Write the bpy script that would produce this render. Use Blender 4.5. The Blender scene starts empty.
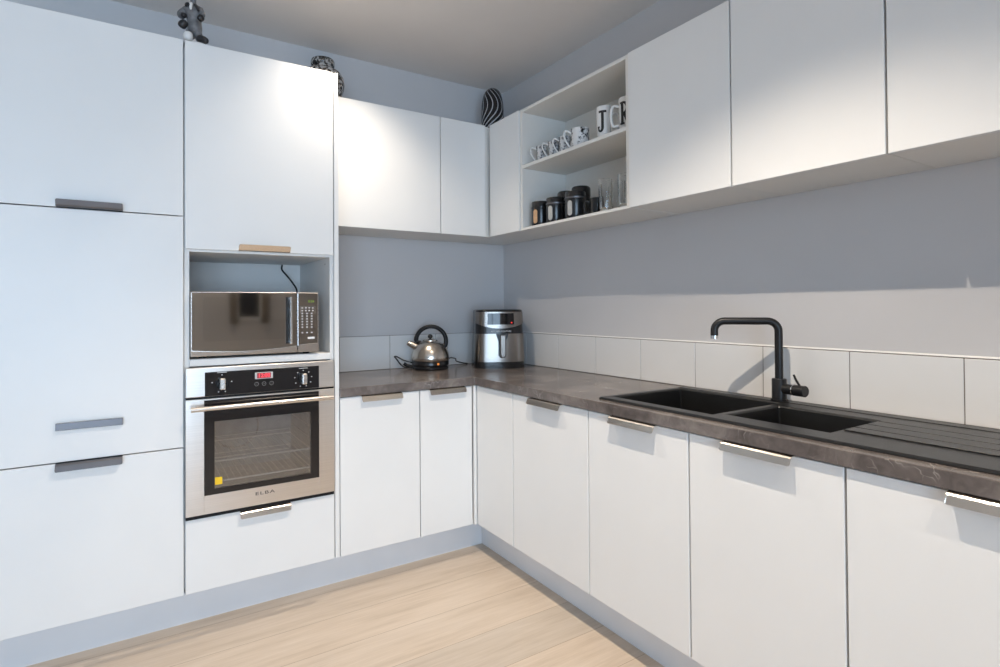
import bpy, bmesh, math, random
from mathutils import Vector, Matrix
random.seed(4)
S = bpy.context.scene
COL = S.collection
PI = math.pi

# ------------------------------------------------------------------ materials
def _nodes(name):
    m = bpy.data.materials.new(name); m.use_nodes = True
    nt = m.node_tree
    return m, nt, nt.nodes['Principled BSDF']

def N(nt, kind, **kw):
    n = nt.nodes.new(kind)
    for k, v in kw.items():
        if k in n.inputs: n.inputs[k].default_value = v
        else: setattr(n, k, v)
    return n

def ramp(nt, fac, stops, interp='LINEAR'):
    r = N(nt, 'ShaderNodeValToRGB'); r.color_ramp.interpolation = interp
    el = r.color_ramp.elements
    while len(el) < len(stops): el.new(0.5)
    for e, (p, c) in zip(el, stops):
        e.position = p; e.color = (*c, 1) if len(c) == 3 else c
    nt.links.new(fac, r.inputs[0]); return r.outputs[0]

def mixc(nt, fac, a, b, mode='MIX'):
    m = N(nt, 'ShaderNodeMix', data_type='RGBA', blend_type=mode)
    for idx, v in ((0, fac), (6, a), (7, b)):
        if hasattr(v, 'links'): nt.links.new(v, m.inputs[idx])
        elif idx == 0: m.inputs[0].default_value = v
        else: m.inputs[idx].default_value = (*v, 1)
    return m.outputs[2]

def math_(nt, op, a, b=0.0):
    m = N(nt, 'ShaderNodeMath', operation=op)
    for i, v in enumerate((a, b)):
        if hasattr(v, 'links'): nt.links.new(v, m.inputs[i])
        else: m.inputs[i].default_value = v
    return m.outputs[0]

def coord(nt, scale=(1, 1, 1), loc=(0, 0, 0), out='Object'):
    t = N(nt, 'ShaderNodeTexCoord'); mp = N(nt, 'ShaderNodeMapping')
    mp.inputs['Scale'].default_value = scale; mp.inputs['Location'].default_value = loc
    nt.links.new(t.outputs[out], mp.inputs[0]); return mp.outputs[0]

def noise(nt, vec, scale, detail=3, rough=.5):
    n = N(nt, 'ShaderNodeTexNoise', Scale=scale, Detail=detail, Roughness=rough)
    nt.links.new(vec, n.inputs['Vector']); return n.outputs['Fac']

def plain(name, col, rough=.5, metal=0., bump=0., bscale=300, var=.03, vscale=6, **kw):
    """procedural principled material with a slight tonal variation and optional fine bump"""
    m, nt, b = _nodes(name)
    v = coord(nt)
    f = noise(nt, v, vscale, 2)
    lo = tuple(c * (1 - var) for c in col); hi = tuple(min(1, c * (1 + var)) for c in col)
    nt.links.new(ramp(nt, f, [(.3, lo), (.7, hi)]), b.inputs['Base Color'])
    b.inputs['Roughness'].default_value = rough; b.inputs['Metallic'].default_value = metal
    for k, x in kw.items(): b.inputs[k.replace('_', ' ')].default_value = x
    if bump:
        bp = N(nt, 'ShaderNodeBump', Strength=bump, Distance=.001)
        nt.links.new(noise(nt, v, bscale, 2), bp.inputs['Height']); nt.links.new(bp.outputs[0], b.inputs['Normal'])
    return m

def steel(name, col, rough, scale, strength=.08):
    m, nt, b = _nodes(name)
    v = coord(nt, scale)
    f = noise(nt, v, 1.0, 3, .6)
    nt.links.new(ramp(nt, f, [(.25, tuple(c * .9 for c in col)), (.75, tuple(min(1, c * 1.06) for c in col))]), b.inputs['Base Color'])
    b.inputs['Metallic'].default_value = 1
    r = N(nt, 'ShaderNodeMapRange'); r.inputs[3].default_value = rough * .8; r.inputs[4].default_value = rough * 1.25
    nt.links.new(f, r.inputs[0]); nt.links.new(r.outputs[0], b.inputs['Roughness'])
    bp = N(nt, 'ShaderNodeBump', Strength=strength, Distance=.0006)
    nt.links.new(f, bp.inputs['Height']); nt.links.new(bp.outputs[0], b.inputs['Normal'])
    return m

def emis(name, col, strength):
    m, nt, b = _nodes(name)
    b.inputs['Base Color'].default_value = (0.02, 0.02, 0.02, 1)
    b.inputs['Emission Color'].default_value = (*col, 1); b.inputs['Emission Strength'].default_value = strength
    return m

M = {}
M['door'] = plain('white_satin_melamine', (.80, .80, .79), .38, bump=.03, bscale=500, var=.008)
M['carcass'] = plain('white_cabinet_board', (.76, .755, .74), .45, var=.01)
M['edge'] = plain('warm_white_board', (.78, .76, .72), .45, var=.01)
M['kick'] = plain('grey_white_plinth', (.71, .72, .74), .35, var=.02)
M['wall'] = plain('light_grey_paint', (.60, .59, .595), .75, bump=.12, bscale=180, var=.015, vscale=3)
M['ceil'] = plain('ceiling_white_paint', (.80, .755, .72), .9, bump=.05, bscale=200, var=.01)
M['tile'] = plain('white_glazed_tile', (.76, .755, .745), .22, var=.012, vscale=4)
M['grout'] = plain('brown_grey_grout', (.19, .16, .14), .9, var=.1, vscale=60)
M['caulk'] = plain('white_sealant', (.80, .79, .77), .5)
M['steel'] = steel('brushed_steel', (.66, .62, .58), .27, (3, 3, 300))
M['steel_oven'] = steel('oven_brushed_steel', (.70, .66, .62), .3, (3, 3, 420), .05)
M['fryer_steel'] = plain('fryer_brushed_steel', (.29, .262, .238), .27, 1.)
M['steel_v'] = steel('kettle_brushed_steel', (.62, .56, .49), .24, (4, 4, 260), .05)
M['chrome'] = plain('polished_chrome', (.80, .79, .78), .08, 1.)
M['handle'] = plain('warm_nickel', (.66, .60, .53), .27, 1.)
M['handle_dark'] = plain('grey_nickel', (.17, .168, .178), .45, 1.)
M['black'] = plain('black_gloss_plastic', (.012, .012, .013), .22)
M['blackm'] = plain('black_matt_plastic', (.011, .011, .012), .45, bump=.05, Specular_IOR_Level=.25)
M['tap'] = plain('matt_black_tap', (.012, .012, .013), .36, Specular_IOR_Level=.4)
M['sink'] = plain('black_granite_composite', (.009, .009, .009), .34, bump=.2, bscale=900, var=.25, vscale=400)
M['glassblk'] = plain('black_oven_glass', (.012, .012, .014), .06)
M['screen'] = plain('black_display_glass', (.010, .010, .012), .08)
M['label'] = plain('pale_grey_print', (.55, .55, .55), .5)
M['label_dim'] = plain('dim_grey_print', (.16, .16, .16), .5)
M['yellow'] = plain('yellow_sticker', (.85, .55, .01), .5, var=.02)
M['logo'] = plain('dark_grey_print', (.10, .09, .085), .4)
M['white'] = plain('white_ceramic', (.80, .79, .77), .18)
M['letter'] = plain('black_letter_glaze', (.014, .014, .014), .3)
M['enamel'] = plain('grey_oven_enamel', (.52, .52, .52), .35, var=.12, vscale=18)
M['wire'] = plain('bright_oven_wire', (.88, .86, .82), .3, .2)
M['red'] = emis('red_digit', (1, .05, .08), 2.2)
M['redbox'] = emis('red_display_glow', (.75, .05, .07), .55)
M['redled'] = emis('red_led', (1, .03, .02), 2.5)
M['amber'] = emis('amber_led', (1, .33, .05), 1.3)
M['green'] = emis('green_digit', (.35, .55, .05), .7)
M['grey_cloth'] = plain('figurine_grey_glaze', (.16, .16, .165), .45, var=.35, vscale=45)
M['dark_cloth'] = plain('figurine_black_glaze', (.02, .02, .022), .4, var=.2)
M['tan'] = plain('tan_label', (.55, .33, .18), .5, var=.08, vscale=40)
M['window_label'] = plain('pale_canister_window', (.45, .44, .42), .15, var=.1, vscale=30)
M['mirror'] = plain('mirrored_microwave_glass', (.36, .34, .315), .06, 1., var=.02)
M['mirror_film'] = plain('mirrored_window_film', (.33, .315, .295), .05, 1., var=.02)
M['curtain'] = plain('beige_curtain', (.45, .40, .34), .9, var=.06, vscale=20)
M['blind'] = plain('dark_slatted_blind', (.02, .022, .03), .5)

def glass(name, tint=(1, 1, 1), clear=.7, rough=.02):
    m, nt, b = _nodes(name)
    out = nt.nodes['Material Output']
    tr = N(nt, 'ShaderNodeBsdfTransparent', Color=(*tint, 1)); gl = N(nt, 'ShaderNodeBsdfGlossy', Roughness=rough)
    fr = N(nt, 'ShaderNodeFresnel', IOR=1.5)
    a = math_(nt, 'ADD', math_(nt, 'MULTIPLY', fr.outputs[0], 1.0), 1 - clear)
    mx = N(nt, 'ShaderNodeMixShader')
    nt.links.new(a, mx.inputs[0]); nt.links.new(tr.outputs[0], mx.inputs[1]); nt.links.new(gl.outputs[0], mx.inputs[2])
    nt.links.new(mx.outputs[0], out.inputs[0]); return m
M['ovenglass'] = glass('oven_window_glass', (.88, .88, .88), .86, .05)
M['pane'] = glass('window_glass', (1, 1, 1), .97)
def clear_glass():
    m, nt, b = _nodes('clear_tumbler_glass')
    b.inputs['Base Color'].default_value = (.95, .96, .96, 1)
    b.inputs['Transmission Weight'].default_value = 1; b.inputs['Roughness'].default_value = .02; b.inputs['IOR'].default_value = 1.45
    return m
M['tumbler'] = clear_glass()

def floor_mat():
    m, nt, b = _nodes('pale_oak_planks')
    v = coord(nt, loc=(3.4, -.057, 0))
    br = N(nt, 'ShaderNodeTexBrick', offset=.37, offset_frequency=2)
    for k, x in dict(Scale=1, **{'Brick Width': 5.2, 'Row Height': .206, 'Mortar Size': .0011, 'Mortar Smooth': .3, 'Bias': 0}).items(): br.inputs[k].default_value = x
    br.inputs['Color1'].default_value = (.0, 0, 0, 1); br.inputs['Color2'].default_value = (1, 1, 1, 1); br.inputs['Mortar'].default_value = (.5, .5, .5, 1)
    nt.links.new(v, br.inputs['Vector'])
    # shift the grain per plank
    sh = N(nt, 'ShaderNodeVectorMath', operation='MULTIPLY_ADD'); nt.links.new(br.outputs['Color'], sh.inputs[0])
    sh.inputs[1].default_value = (7, 3, 5); nt.links.new(v, sh.inputs[2])
    mp = N(nt, 'ShaderNodeMapping'); mp.inputs['Scale'].default_value = (.9, 9, 1); nt.links.new(sh.outputs[0], mp.inputs[0])
    g = noise(nt, mp.outputs[0], 2.2, 6, .62)
    mp2 = N(nt, 'ShaderNodeMapping'); mp2.inputs['Scale'].default_value = (4, 110, 1); nt.links.new(sh.outputs[0], mp2.inputs[0])
    fine = noise(nt, mp2.outputs[0], 1.5, 3, .6)
    base = ramp(nt, g, [(.28, (.48, .40, .32)), (.5, (.585, .505, .422)), (.75, (.665, .59, .512))])
    base = mixc(nt, .22, base, ramp(nt, fine, [(.3, (.44, .33, .23)), (.7, (.70, .58, .46))]))
    tone = ramp(nt, br.outputs['Color'], [(0, (.90, .90, .90)), (1, (1.03, 1.0, .97))])
    base = mixc(nt, 1., base, tone, 'MULTIPLY')
    mpk = N(nt, 'ShaderNodeMapping'); mpk.inputs['Scale'].default_value = (.55, 1.1, 1); nt.links.new(v, mpk.inputs[0])
    vo = N(nt, 'ShaderNodeTexVoronoi', Scale=2.6); nt.links.new(mpk.outputs[0], vo.inputs['Vector'])
    base = mixc(nt, ramp(nt, vo.outputs['Distance'], [(.018, (.75, .75, .75)), (.05, (0, 0, 0))]), base, (.25, .17, .11))
    base = mixc(nt, br.outputs['Fac'], base, (.30, .22, .15))
    nt.links.new(base, b.inputs['Base Color'])
    b.inputs['Roughness'].default_value = .42
    bp = N(nt, 'ShaderNodeBump', Strength=.15, Distance=.001)
    nt.links.new(math_(nt, 'SUBTRACT', fine, br.outputs['Fac']), bp.inputs['Height']); nt.links.new(bp.outputs[0], b.inputs['Normal'])
    return m
M['floor'] = floor_mat()

def stone_mat():
    m, nt, b = _nodes('brown_grey_stone_laminate')
    v = coord(nt)
    warp = N(nt, 'ShaderNodeTexNoise', Scale=5, Detail=4); nt.links.new(v, warp.inputs['Vector'])
    ad = N(nt, 'ShaderNodeVectorMath', operation='MULTIPLY_ADD'); nt.links.new(warp.outputs['Color'], ad.inputs[0]); ad.inputs[1].default_value = (.35, .35, .35); nt.links.new(v, ad.inputs[2])
    a = noise(nt, ad.outputs[0], 6, 6, .62)
    base = ramp(nt, a, [(.32, (.075, .062, .058)), (.5, (.130, .110, .102)), (.68, (.225, .196, .178))])
    vo = N(nt, 'ShaderNodeTexVoronoi', feature='DISTANCE_TO_EDGE', Scale=17); nt.links.new(ad.outputs[0], vo.inputs['Vector'])
    vein = ramp(nt, vo.outputs['Distance'], [(.0, (1, 1, 1)), (.03, (0, 0, 0))])
    patch = ramp(nt, noise(nt, v, 11, 2), [(.52, (0, 0, 0)), (.66, (.55, .55, .55))])
    vein = mixc(nt, 1., vein, patch, 'MULTIPLY')
    base = mixc(nt, vein, base, (.42, .38, .35))
    nt.links.new(base, b.inputs['Base Color'])
    b.inputs['Roughness'].default_value = .23
    return m
M['stone'] = stone_mat()

def blotch_mat(name, scale, stops, rough=.25, stretch=(1, 1, 1)):
    m, nt, b = _nodes(name)
    v = coord(nt, stretch)
    f = noise(nt, v, scale, 3, .6)
    nt.links.new(ramp(nt, f, stops), b.inputs['Base Color']); b.inputs['Roughness'].default_value = rough
    return m
M['leopard'] = blotch_mat('leopard_glaze', 56, [(.40, (.015, .012, .01)), (.47, (.05, .04, .035)), (.50, (.20, .15, .11)), (.54, (.55, .52, .49))], .25)
M['leopard_lid'] = blotch_mat('leopard_lid_glaze', 56, [(.42, (.012, .012, .012)), (.53, (.07, .065, .06)), (.58, (.42, .41, .40))], .25)
M['toile'] = blotch_mat('grey_toile_print', 62, [(.38, (.06, .06, .065)), (.46, (.34, .34, .36)), (.52, (.66, .66, .66))], .2)
M['toile_big'] = blotch_mat('black_toile_print', 40, [(.37, (.015, .015, .015)), (.43, (.36, .36, .37)), (.48, (.76, .755, .75))], .2)

def zebra_mat():
    m, nt, b = _nodes('black_glaze_with_swirl_lines')
    t = N(nt, 'ShaderNodeTexCoord'); sp = N(nt, 'ShaderNodeSeparateXYZ'); nt.links.new(t.outputs['Object'], sp.inputs[0])
    ang = math_(nt, 'ARCTAN2', sp.outputs[1], sp.outputs[0])
    z = sp.outputs[2]
    tw = math_(nt, 'MULTIPLY', math_(nt, 'SINE', math_(nt, 'MULTIPLY', z, 9.6)), -2.1)
    ph = math_(nt, 'MULTIPLY', math_(nt, 'ADD', ang, tw), 13.)
    w = math_(nt, 'SINE', ph)
    wide = math_(nt, 'SUBTRACT', .88, math_(nt, 'MULTIPLY', math_(nt, 'MAXIMUM', math_(nt, 'SUBTRACT', .15, z), 0), 3.2))
    f = math_(nt, 'GREATER_THAN', w, wide)
    nt.links.new(mixc(nt, f, (.010, .010, .011), (.46, .46, .48)), b.inputs['Base Color'])
    b.inputs['Roughness'].default_value = .22
    return m
M['zebra'] = zebra_mat()

# ------------------------------------------------------------------ mesh helpers
def bm_(): return bmesh.new()

def box(bm, x0, x1, y0, y1, z0, z1, bev=0., seg=1):
    x0, x1 = sorted((x0, x1)); y0, y1 = sorted((y0, y1)); z0, z1 = sorted((z0, z1))
    r = bmesh.ops.create_cube(bm, size=1)
    vs = r['verts']
    for v in vs:
        v.co = Vector(((x0 + x1) / 2 + v.co.x * (x1 - x0), (y0 + y1) / 2 + v.co.y * (y1 - y0), (z0 + z1) / 2 + v.co.z * (z1 - z0)))
    if bev:
        es = list({e for v in vs for e in v.link_edges})
        bmesh.ops.bevel(bm, geom=es, offset=bev, segments=seg, affect='EDGES', profile=.5)
    return bm

def lathe(bm, prof, c=(0, 0, 0), seg=40, closed=False):
    """prof: list of (r, z); r == 0 makes a pole"""
    rings = []
    for r, z in prof:
        if r < 1e-6: rings.append([bm.verts.new((c[0], c[1], c[2] + z))])
        else: rings.append([bm.verts.new((c[0] + r * math.cos(2 * PI * k / seg), c[1] + r * math.sin(2 * PI * k / seg), c[2] + z)) for k in range(seg)])
    pairs = list(zip(rings, rings[1:])) + ([(rings[-1], rings[0])] if closed else [])
    for a, b in pairs:
        for k in range(seg):
            k2 = (k + 1) % seg
            if len(a) == 1 and len(b) == 1: continue
            if len(a) == 1: bm.faces.new((a[0], b[k], b[k2])) if True else 0
            elif len(b) == 1: bm.faces.new((a[k], b[0], a[k2]))
            else: bm.faces.new((a[k], b[k], b[k2], a[k2]))
    bmesh.ops.recalc_face_normals(bm, faces=bm.faces[:])
    return bm

def tube(bm, pts, rad, seg=12, cap=True):
    pts = [Vector(p) for p in pts]
    rads = rad if isinstance(rad, (list, tuple)) else [rad] * len(pts)
    rings = []; up = None
    for i, p in enumerate(pts):
        t = (pts[min(i + 1, len(pts) - 1)] - pts[max(i - 1, 0)]).normalized()
        if up is None:
            up = Vector((0, 0, 1)) if abs(t.z) < .9 else Vector((1, 0, 0))
        n = (up - t * up.dot(t)).normalized(); b = t.cross(n); up = n
        rings.append([bm.verts.new(p + (n * math.cos(2 * PI * k / seg) + b * math.sin(2 * PI * k / seg)) * rads[i]) for k in range(seg)])
    for a, b in zip(rings, rings[1:]):
        for k in range(seg): bm.faces.new((a[k], a[(k + 1) % seg], b[(k + 1) % seg], b[k]))
    if cap: bm.faces.new(rings[0][::-1]); bm.faces.new(rings[-1])
    bmesh.ops.recalc_face_normals(bm, faces=bm.faces[:])
    return bm

def smooth_path(pts, n=8):
    """Catmull-Rom through the points"""
    P = [Vector(p) for p in pts]; P = [P[0] * 2 - P[1]] + P + [P[-1] * 2 - P[-2]]
    out = []
    for i in range(1, len(P) - 2):
        for k in range(n):
            t = k / n; a, b, c, d = P[i - 1:i + 3]
            out.append(.5 * ((2 * b) + (c - a) * t + (2 * a - 5 * b + 4 * c - d) * t * t + (3 * b - a - 3 * c + d) * t ** 3))
    return out + [P[-2]]

def prism(bm, poly, fn0, fn1):
    """poly of 2-tuples mapped by fn0 and fn1 into two end loops"""
    a = [bm.verts.new(fn0(*p)) for p in poly]; b = [bm.verts.new(fn1(*p)) for p in poly]
    n = len(poly)
    for k in range(n): bm.faces.new((a[k], a[(k + 1) % n], b[(k + 1) % n], b[k]))
    bm.faces.new(a[::-1]); bm.faces.new(b)
    bmesh.ops.recalc_face_normals(bm, faces=bm.faces[:])
    return bm

def rrect(w, d, r, n=6):
    """rounded rectangle outline, centred, counter-clockwise"""
    out = []
    for cx, cy, a0 in ((w / 2 - r, d / 2 - r, 0), (-w / 2 + r, d / 2 - r, PI / 2), (-w / 2 + r, -d / 2 + r, PI), (w / 2 - r, -d / 2 + r, 1.5 * PI)):
        for k in range(n + 1):
            a = a0 + PI / 2 * k / n
            out.append((cx + r * math.cos(a), cy + r * math.sin(a)))
    return out

ROOT = {}
def root_loc(o):
    while o.parent: o = o.parent
    return ROOT.get(o.name, Vector((0, 0, 0)))

def obj(name, bm, mat, parent=None, smooth=False, bevel=0., local=False, mats=None):
    """link a bmesh as one mesh object; coordinates are world ones unless local"""
    me = bpy.data.meshes.new(name)
    if parent is not None and not local:
        bmesh.ops.translate(bm, verts=bm.verts[:], vec=-root_loc(parent))
    bm.to_mesh(me); bm.free()
    for k in (mats or [mat]): me.materials.append(M[k])
    o = bpy.data.objects.new(name, me); COL.objects.link(o)
    if parent is not None: o.parent = parent
    if smooth:
        for p in me.polygons: p.use_smooth = True
        try: me.set_sharp_from_angle(angle=math.radians(38))
        except Exception: pass
    if bevel:
        b = o.modifiers.new('bevel', 'BEVEL'); b.width = bevel; b.segments = 2; b.limit_method = 'ANGLE'; b.angle_limit = .6
    return o

def thing(name, label, cat, loc=(0, 0, 0), rotz=0., group=None):
    o = bpy.data.objects.new(name, None); COL.objects.link(o)
    o.empty_display_size = .05
    o.location = loc; o.rotation_euler = (0, 0, rotz)
    o['label'] = label; o['category'] = cat
    if group: o['group'] = group
    ROOT[o.name] = Vector(loc)
    return o

def tag(o, label, cat, group=None):
    o['label'] = label; o['category'] = cat
    if group: o['group'] = group
    return o

def struct(name, bm, mat, **kw):
    o = obj(name, bm, mat, **kw); o['kind'] = 'structure'; return o

def dup(root, loc, label, rotz=None):
    r = root.copy(); COL.objects.link(r); r.location = loc; r['label'] = label
    if rotz is not None: r.rotation_euler = (0, 0, rotz)
    ROOT[r.name] = Vector(loc)
    for ch in list(root.children):
        c = ch.copy(); COL.objects.link(c); c.parent = r
        for g in ch.children:
            d = g.copy(); COL.objects.link(d); d.parent = c
    return r

_dg = None
def text_bm(s, size, depth=.0006, bend=None, spacing=1.0, bold=0.):
    """bmesh of raised lettering in the XZ plane, facing -Y, centred; bend = radius wraps it on a cylinder"""
    cu = bpy.data.curves.new('t', 'FONT'); cu.body = s; cu.size = size; cu.align_x = 'CENTER'; cu.align_y = 'CENTER'
    cu.extrude = depth / 2; cu.space_character = spacing; cu.offset = bold
    ob = bpy.data.objects.new('t', cu); COL.objects.link(ob)
    dg = bpy.context.evaluated_depsgraph_get()
    me = bpy.data.meshes.new_from_object(ob.evaluated_get(dg))
    bpy.data.objects.remove(ob); bpy.data.curves.remove(cu)
    bm = bm_(); bm.from_mesh(me); bpy.data.meshes.remove(me)
    for v in bm.verts: v.co = Vector((v.co.x, -v.co.z, v.co.y))
    if bend:
        bmesh.ops.triangulate(bm, faces=bm.faces[:])
        bmesh.ops.subdivide_edges(bm, edges=bm.edges[:], cuts=2)
        for v in bm.verts:
            a = v.co.x / bend; r = bend - v.co.y
            v.co = Vector((r * math.sin(a), -r * math.cos(a), v.co.z))
    return bm

def move(bm, v, rot=0.):
    if rot: bmesh.ops.rotate(bm, verts=bm.verts[:], cent=(0, 0, 0), matrix=Matrix.Rotation(rot, 3, 'Z'))
    bmesh.ops.translate(bm, verts=bm.verts[:], vec=v); return bm

# ------------------------------------------------------------------ dimensions (metres; corner of the two walls at the origin)
D = .587            # door fronts from the wall
TH = .018           # door thickness
ZK = .1536          # underside of the base doors
ZB, ZBB = .900, .860
ZU, ZUT = 1.662, 2.305
UD = .324           # upper door fronts from the wall
ZC = 2.67
G = .0025            # half the gap between fronts
XL, YR = -4.6, -5.4

# ------------------------------------------------------------------ the room
b = bm_(); box(b, XL, .2, YR - .15, .2, -.1, 0); struct('floor', b, 'floor')
b = bm_(); box(b, XL - .15, .2, YR - .15, .2, ZC, ZC + .1); struct('ceiling', b, 'ceil')
b = bm_(); box(b, XL - .15, .2, .006, .2, -.1, ZC); struct('wall_back', b, 'wall')
b = bm_(); box(b, .006, .2, YR - .15, .006, -.1, ZC); struct('wall_right', b, 'wall')
b = bm_(); box(b, XL - .15, XL, YR - .15, .006, -.1, ZC); struct('wall_left', b, 'wall')
WX0, WX1, WZ0, WZ1 = -4.4, -1.75, .05, 2.25      # glazed opening in the wall behind the camera
b = bm_()
box(b, XL, WX0, YR - .12, YR, 0, ZC); box(b, WX1, .006, YR - .12, YR, 0, ZC)
box(b, WX0, WX1, YR - .12, YR, WZ1, ZC); box(b, WX0, WX1, YR - .12, YR, 0, WZ0)
struct('wall_front', b, 'wall')
b = bm_()
for x in (WX0, (WX0 + WX1) / 2 - .03, WX1 - .06): box(b, x, x + .06, YR - .08, YR - .02, WZ0, WZ1, .003)
box(b, WX0, WX1, YR - .08, YR - .02, WZ0, WZ0 + .06, .003); box(b, WX0, WX1, YR - .08, YR - .02, WZ1 - .06, WZ1, .003)
win = struct('window_1', b, 'white')
b = bm_(); box(b, WX0 + .03, WX1 - .03, YR - .053, YR - .047, WZ0 + .03, WZ1 - .03); obj('pane', b, 'pane', win)
# unseen blind-and-curtain stand-in, added and sized for the dark patch mirrored in the microwave
b = bm_()
for x0, x1, z0, z1 in ((-1.05, -1.01, 1.12, 2.1), (-.77, -.73, 1.12, 2.1), (-1.05, -.73, 1.12, 1.16), (-1.05, -.73, 2.06, 2.1)): box(b, x0, x1, YR - .02, YR + .02, z0, z1, .002)
w2 = struct('window_stand_in', b, 'white')
b = bm_()
for k in range(22): box(b, -1.01, -.77, YR + .004, YR + .012, 1.16 + k * .041, 1.16 + k * .041 + .036)
obj('blind', b, 'blind', w2)
for s in (-1, 1):
    b = bm_(); xc = -.89 + s * .185
    n = 24
    pts = [(xc - .04 + .08 * k / n, YR + .045 + .014 * math.sin(k * 1.6)) for k in range(n + 1)]
    prism(b, pts + [(x, y + .004) for x, y in pts[::-1]], lambda x, y: (x, y, 1.08), lambda x, y: (x, y, 2.15))
    obj('curtain', b, 'curtain', w2)

# plinths under the base cabinets
KB = .4975
b = bm_(); box(b, -2.53, -KB, -KB, -KB + .016, 0, ZK + .01, .001); struct('baseboard_back', b, 'kick')
b = bm_(); box(b, -KB, -KB + .016, -2.9, -KB + .001, 0, ZK + .01, .001); struct('baseboard_right', b, 'kick')

# ------------------------------------------------------------------ tile splashbacks
def tiles(name, label, along, u0, u1, joints, zt=1.097):
    b = bm_()
    def bx(a0, a1, d0, d1, z0, z1, bev=0.):
        n0 = len(b.faces)
        if along == 'y': box(b, -d1, -d0, a0, a1, z0, z1, bev)
        else: box(b, a0, a1, -d1, -d0, z0, z1, bev)
        b.faces.ensure_lookup_table(); return b.faces[n0:]
    bx(u0, u1, -.0055, -.0015, ZB, zt - .001)                      # grout bed
    for f in b.faces: f.material_index = 1
    js = [u0] + sorted(joints) + [u1]
    for a, c in zip(js, js[1:]):
        bx(a + .0013, c - .0013, -.004, .001, ZB + .002, zt - .003, .0012)
    o = obj(name, b, 'tile', mats=['tile', 'grout'])
    tag(o, label, 'tiles')
    # sealant bead on top
    if along == 'x': return o
    c = bm_()
    poly = [(-.006, zt + .0005), (-.0015, zt + .0005), (-.0035, zt + .0030), (-.006, zt + .0055)]
    if along == 'y': prism(c, poly, lambda d, z: (-d, u0, z), lambda d, z: (-d, u1, z))
    else: prism(c, poly, lambda d, z: (u0, -d, z), lambda d, z: (u1, -d, z))
    k = obj('sealant_bead', c, 'caulk', o); return o
tiles('tile_splashback', 'row of white square tiles behind the black sink and tap', 'y', -2.9, -.0005, [-.2433 - .3004 * k for k in range(9)])
tiles('tile_splashback', 'short row of white tiles behind the kettle', 'x', -1.297, -.0005, [-.207 - .3 * k for k in range(4)])

# ------------------------------------------------------------------ cabinet helpers
def front(x0, x1, z0, z1, run, d=D, sink=0.):
    """one door or drawer front; run 'b' on the back wall (u = x), 'r' on the right wall (u = y)"""
    b = bm_()
    if run == 'b': box(b, x0 + G, x1 - G, -d, -d + TH, z0, z1, .0012)
    else: box(b, -d, -d + TH, x0 + G, x1 - G, z0, z1, .0012)
    return b

def handle_bm(u0, u1, z, run, d=D, up=False):
    """folded metal edge pull: a plate over the door edge, rolled out into a lip"""
    s = -1 if up else 1
    mid = [(-.012, .0006), (.0095, .0003), (.0155, -.0018), (.0188, -.0058), (.0265, -.0245)]
    t = .0022
    outer = mid; inner = [(-.012, -.0016), (.0088, -.0019), (.0142, -.0037), (.0167, -.0068), (.0243, -.0245)]
    prof = outer + inner[::-1]
    b = bm_()
    n = len(prof); loops = []
    for u, ins in ((u0, .004), (u0 + .0015, .0012), (u0 + .004, 0), (u1 - .004, 0), (u1 - .0015, .0012), (u1, .004)):
        lp = []
        for dd, dz in prof:
            z_ = z + s * (dz if dz > -.02 else dz + ins)           # rounded lip corners
            lp.append(b.verts.new((u, -d - dd, z_) if run == 'b' else (-d - dd, u, z_)))
        loops.append(lp)
    for a, c in zip(loops, loops[1:]):
        for k in range(n): b.faces.new((a[k], a[(k + 1) % n], c[(k + 1) % n], c[k]))
    b.faces.new(loops[0]); b.faces.new(loops[-1][::-1])
    bmesh.ops.recalc_face_normals(b, faces=b.faces[:])
    return b

def carcass(x0, x1, y0, y1, z0, z1, t=.016, openface='y', top=True):
    """open-fronted box of five boards; front side is the low end of the open axis"""
    b = bm_()
    box(b, x0, x1, y0, y1, z0, z0 + t)
    if top: box(b, x0, x1, y0, y1, z1 - t, z1)
    else: box(b, x0, x0 + .04, y0, y1, z1 - t, z1)
    if openface == 'y':
        box(b, x0, x0 + t, y0, y1, z0 + t, z1 - t); box(b, x1 - t, x1, y0, y1, z0 + t, z1 - t)
        box(b, x0 + t, x1 - t, y1 - t, y1, z0 + t, z1 - t)
    else:
        box(b, x0, x1, y0, y0 + t, z0 + t, z1 - t); box(b, x0, x1, y1 - t, y1, z0 + t, z1 - t)
        box(b, x1 - t, x1, y0 + t, y1 - t, z0 + t, z1 - t)
    return b

CF = D - TH - .001     # carcass front distance from the wall
# ------------------------------------------------------------------ tall pantry on the left
PX0, PX1 = -2.512, -1.9105
t = thing('pantry_cabinet', 'tall white cabinet at far left with three stacked fronts', 'cabinet', (-2.21, -.3, ZK))
obj('body', carcass(PX0, PX1, -CF, 0, ZK, 2.30), 'carcass', t)
dr = obj('door', front(PX0, PX1, 1.6165, 2.3027, 'b'), 'door', t)
obj('handle', handle_bm(-2.3085, -2.1110, 1.6165, 'b', up=True), 'handle_dark', dr)
dr = obj('door', front(PX0, PX1, .7225, 1.6125, 'b'), 'door', t)
b = bm_(); box(b, -2.3085, -2.1100, -D - .012, -D, .8345, .8375, .001); box(b, -2.3085, -2.11, -D - .014, -D - .0105, .8345, .8600, .0012, 2)
obj('handle', b, 'handle_dark', dr)
dr = obj('door', front(PX0, PX1, ZK, .7185, 'b'), 'door', t)
obj('handle', handle_bm(-2.3090, -2.1115, .7185, 'b'), 'handle_dark', dr)

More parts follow.
